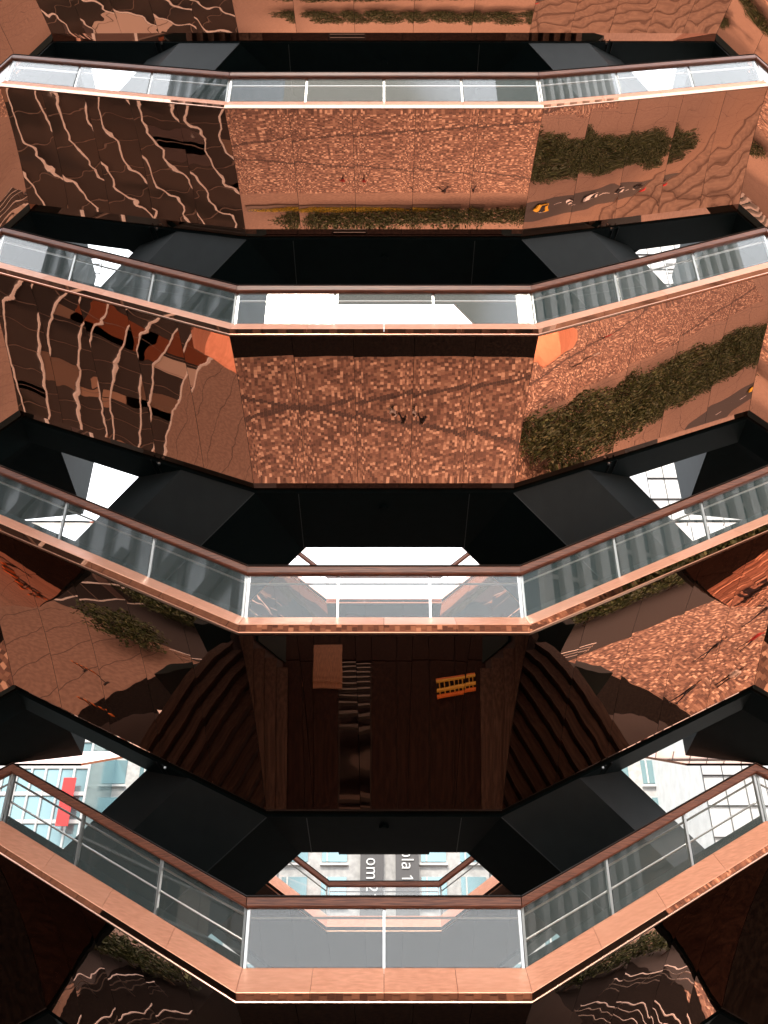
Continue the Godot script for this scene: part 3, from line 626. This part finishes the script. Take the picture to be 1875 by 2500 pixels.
# ------------------------------------------------------------------ people on the plaza, one continuous body each
func body_mesh(stride: float, jacket: Color, trousers: Color, hair: Color) -> ArrayMesh:
	var skin := Color(0.42, 0.26, 0.19); var shoe := Color(0.02, 0.02, 0.02)
	# bones: from, to, radii, colour
	var B := [[Vector3(0, 0.98, 0), Vector3(0, 1.22, 0.01), 0.145, 0.14, jacket], [Vector3(0, 1.22, 0.01), Vector3(0, 1.42, 0), 0.15, 0.12, jacket], [Vector3(-0.16, 1.42, 0), Vector3(0.16, 1.42, 0), 0.075, 0.075, jacket],
		[Vector3(0, 1.45, 0), Vector3(0, 1.55, 0.015), 0.055, 0.052, skin], [Vector3(0, 1.60, 0.02), Vector3(0, 1.66, 0.015), 0.085, 0.098, skin], [Vector3(0, 1.68, -0.012), Vector3(0, 1.71, -0.015), 0.098, 0.085, hair], [Vector3(0, 1.62, 0.105), Vector3(0, 1.60, 0.12), 0.014, 0.016, skin]]
	for s in [-1.0, 1.0]:
		var k: float = s * stride
		B.append([Vector3(s * 0.19, 1.41, 0), Vector3(s * 0.25, 1.13, -0.05 - k * 0.10), 0.056, 0.045, jacket]); B.append([Vector3(s * 0.25, 1.13, -0.05 - k * 0.10), Vector3(s * 0.25, 0.90, 0.06 - k * 0.16), 0.043, 0.034, jacket])
		B.append([Vector3(s * 0.25, 0.88, 0.07 - k * 0.16), Vector3(s * 0.245, 0.80, 0.09 - k * 0.17), 0.036, 0.026, skin])
		B.append([Vector3(s * 0.09, 0.95, 0), Vector3(s * 0.10, 0.51, 0.03 + k * 0.16), 0.092, 0.062, trousers]); B.append([Vector3(s * 0.10, 0.51, 0.03 + k * 0.16), Vector3(s * 0.10, 0.09, -0.03 + k * 0.26), 0.06, 0.042, trousers])
		B.append([Vector3(s * 0.10, 0.05, -0.05 + k * 0.26), Vector3(s * 0.115, 0.04, 0.13 + k * 0.26), 0.045, 0.035, shoe])
	var c := 0.035; var lo := Vector3(-0.38, -0.03, -0.42); var n := Vector3i(22, 53, 24)
	var F := PackedFloat32Array(); F.resize(n.x * n.y * n.z)
	for z in n.z:
		for y in n.y:
			for x in n.x:
				var p := lo + Vector3(x, y, z) * c; var d := 9.0
				for b in B:
					var a: Vector3 = b[0]; var ab: Vector3 = b[1] - a; var t := clampf((p - a).dot(ab) / ab.length_squared(), 0, 1)
					var e: float = (p - a - ab * t).length() - lerpf(b[2], b[3], t)
					var h := clampf(0.5 + 0.5 * (d - e) / 0.03, 0, 1); d = lerpf(d, e, h) - 0.03 * h * (1 - h)
				F[x + n.x * (y + n.y * z)] = d
	var at := {}; var pts := []
	for z in n.z - 1:
		for y in n.y - 1:
			for x in n.x - 1:
				var sum := Vector3.ZERO; var k := 0
				for e in [[0, 0, 0, 1, 0, 0], [0, 1, 0, 1, 1, 0], [0, 0, 1, 1, 0, 1], [0, 1, 1, 1, 1, 1], [0, 0, 0, 0, 1, 0], [1, 0, 0, 1, 1, 0], [0, 0, 1, 0, 1, 1], [1, 0, 1, 1, 1, 1], [0, 0, 0, 0, 0, 1], [1, 0, 0, 1, 0, 1], [0, 1, 0, 0, 1, 1], [1, 1, 0, 1, 1, 1]]:
					var f0 := F[x + e[0] + n.x * (y + e[1] + n.y * (z + e[2]))]; var f1 := F[x + e[3] + n.x * (y + e[4] + n.y * (z + e[5]))]
					if (f0 < 0) != (f1 < 0): sum += Vector3(x + e[0], y + e[1], z + e[2]).lerp(Vector3(x + e[3], y + e[4], z + e[5]), f0 / (f0 - f1)); k += 1
				if k > 0: at[Vector3i(x, y, z)] = pts.size(); pts.append(lo + sum / k * c)
	var st := begin()
	for p in pts:
		var best := 9.0; var col := skin
		for b in B:
			var a: Vector3 = b[0]; var ab: Vector3 = b[1] - a; var t := clampf((p - a).dot(ab) / ab.length_squared(), 0, 1)
			var e: float = (p - a - ab * t).length() - lerpf(b[2], b[3], t)
			if e < best: best = e; col = b[4]
		st.set_color(col); st.set_smooth_group(0); st.add_vertex(p)
	for z in range(1, n.z - 1):
		for y in range(1, n.y - 1):
			for x in range(1, n.x - 1):
				var f0 := F[x + n.x * (y + n.y * z)]
				for ax in 3:
					var e := Vector3i(1 if ax == 0 else 0, 1 if ax == 1 else 0, 1 if ax == 2 else 0)
					var f1 := F[x + e.x + n.x * (y + e.y + n.y * (z + e.z))]
					if (f0 < 0) == (f1 < 0): continue
					var u := Vector3i(e.z, e.x, e.y); var w := Vector3i(e.y, e.z, e.x); var o := Vector3i(x, y, z)
					var q := [at.get(o - u - w, -1), at.get(o - w, -1), at.get(o, -1), at.get(o - u, -1)]
					if q.min() < 0: continue
					for k in ([0, 2, 1, 0, 3, 2] if f0 < 0 else [0, 1, 2, 0, 2, 3]): st.add_index(q[k])
	st.generate_normals()
	return st.commit()

func build_people():
	var pm := std(Color.WHITE, 0.8); pm.vertex_color_use_as_albedo = true
	var kinds := [body_mesh(1.0, Color(0.02, 0.02, 0.025), Color(0.03, 0.035, 0.05), Color(0.03, 0.02, 0.015)), body_mesh(0.25, Color(0.45, 0.44, 0.42), Color(0.02, 0.02, 0.022), Color(0.05, 0.03, 0.02)), body_mesh(0.9, Color(0.30, 0.03, 0.03), Color(0.025, 0.025, 0.03), Color(0.02, 0.015, 0.012))]
	var what := ["dark jacket walking", "pale top and dark trousers standing", "red jacket walking"]
	var spots := [[19.0, -21.5, 0, "nearest the right flight"], [21.2, -20.4, 1, "beside the right flight"], [22.6, -24.2, 0, "farther out on the right bricks"], [24.5, -22.6, 2, "on the right bricks"], [27.0, -25.5, 0, "by the right service road"],
		[30.5, -19.0, 1, "near the right grove"], [0.4, -10.8, 1, "in the middle of the brick plaza"], [1.0, -10.2, 0, "in the middle of the brick plaza"], [-1.5, 6.0, 2, "in front of the flower bed"], [3.0, 9.0, 0, "in front of the flower bed"], [34.0, -22.0, 2, "at the far end of the right bricks"], [62.0, 1.0, 0, "far out beyond the right grove"]]
	for i in spots.size():
		var e: Array = spots[i]
		var t := thing("person", "person in %s %s" % [what[e[2]], e[3]], "person", Vector3(e[0], 0.02, e[1]), "people on the plaza")
		part("body", kinds[e[2]], pm, t, Transform3D(Basis(Vector3.UP, i * 1.9), Vector3.ZERO))

func car(label: String, at: Vector3, turn: float, paint: Material):
	var t := thing("parked_car", label, "car", at, "cars in the street"); t.rotation.y = turn
	var st := begin()
	var side := [[-2.2, 0.30, 0.55], [-2.25, 0.62, 0.80], [-1.9, 0.92, 0.86], [-0.9, 0.98, 0.88], [1.0, 0.96, 0.88], [2.05, 0.86, 0.84], [2.25, 0.60, 0.76], [2.2, 0.30, 0.55]]
	for q in side.size():
		var a: Array = side[q]; var b: Array = side[(q + 1) % side.size()]
		quad(st, Vector3(a[0], a[1], -a[2]), Vector3(a[0], a[1], a[2]), Vector3(b[0], b[1], b[2]), Vector3(b[0], b[1], -b[2]), Vector3((a[0] + b[0]) / 2, (a[1] + b[1]) / 2 - 0.62, 0))
		for s in [-1.0, 1.0]: tri(st, Vector3(0, 0.6, s * 0.9), Vector3(a[0], a[1], s * a[2]), Vector3(b[0], b[1], s * b[2]), Vector3(0, 0, s))
	part("body", st.commit(), paint, t)
	var c := [Vector3(-1.65, 0.94, -0.76), Vector3(1.15, 0.96, -0.76), Vector3(1.15, 0.96, 0.76), Vector3(-1.65, 0.94, 0.76), Vector3(-1.1, 1.42, -0.6), Vector3(0.35, 1.44, -0.6), Vector3(0.35, 1.44, 0.6), Vector3(-1.1, 1.42, 0.6)]
	st = begin(); add_hexa(st, c); part("cabin", st.commit(), std(L(0.02, 0.022, 0.024), 0.08), t)
	part("roof", box_mesh(Vector3(1.4, 0.03, 1.16)), paint, t, Transform3D(Basis(), Vector3(-0.38, 1.446, 0)))
	var w := CylinderMesh.new(); w.top_radius = 0.33; w.bottom_radius = 0.33; w.height = 0.22; w.radial_segments = 18
	for x in [-1.4, 1.4]:
		for s in [-1.0, 1.0]: part("wheel", w, M.black, t, Transform3D(Basis(Vector3.RIGHT, PI / 2), Vector3(x, 0.33, s * 0.74)))
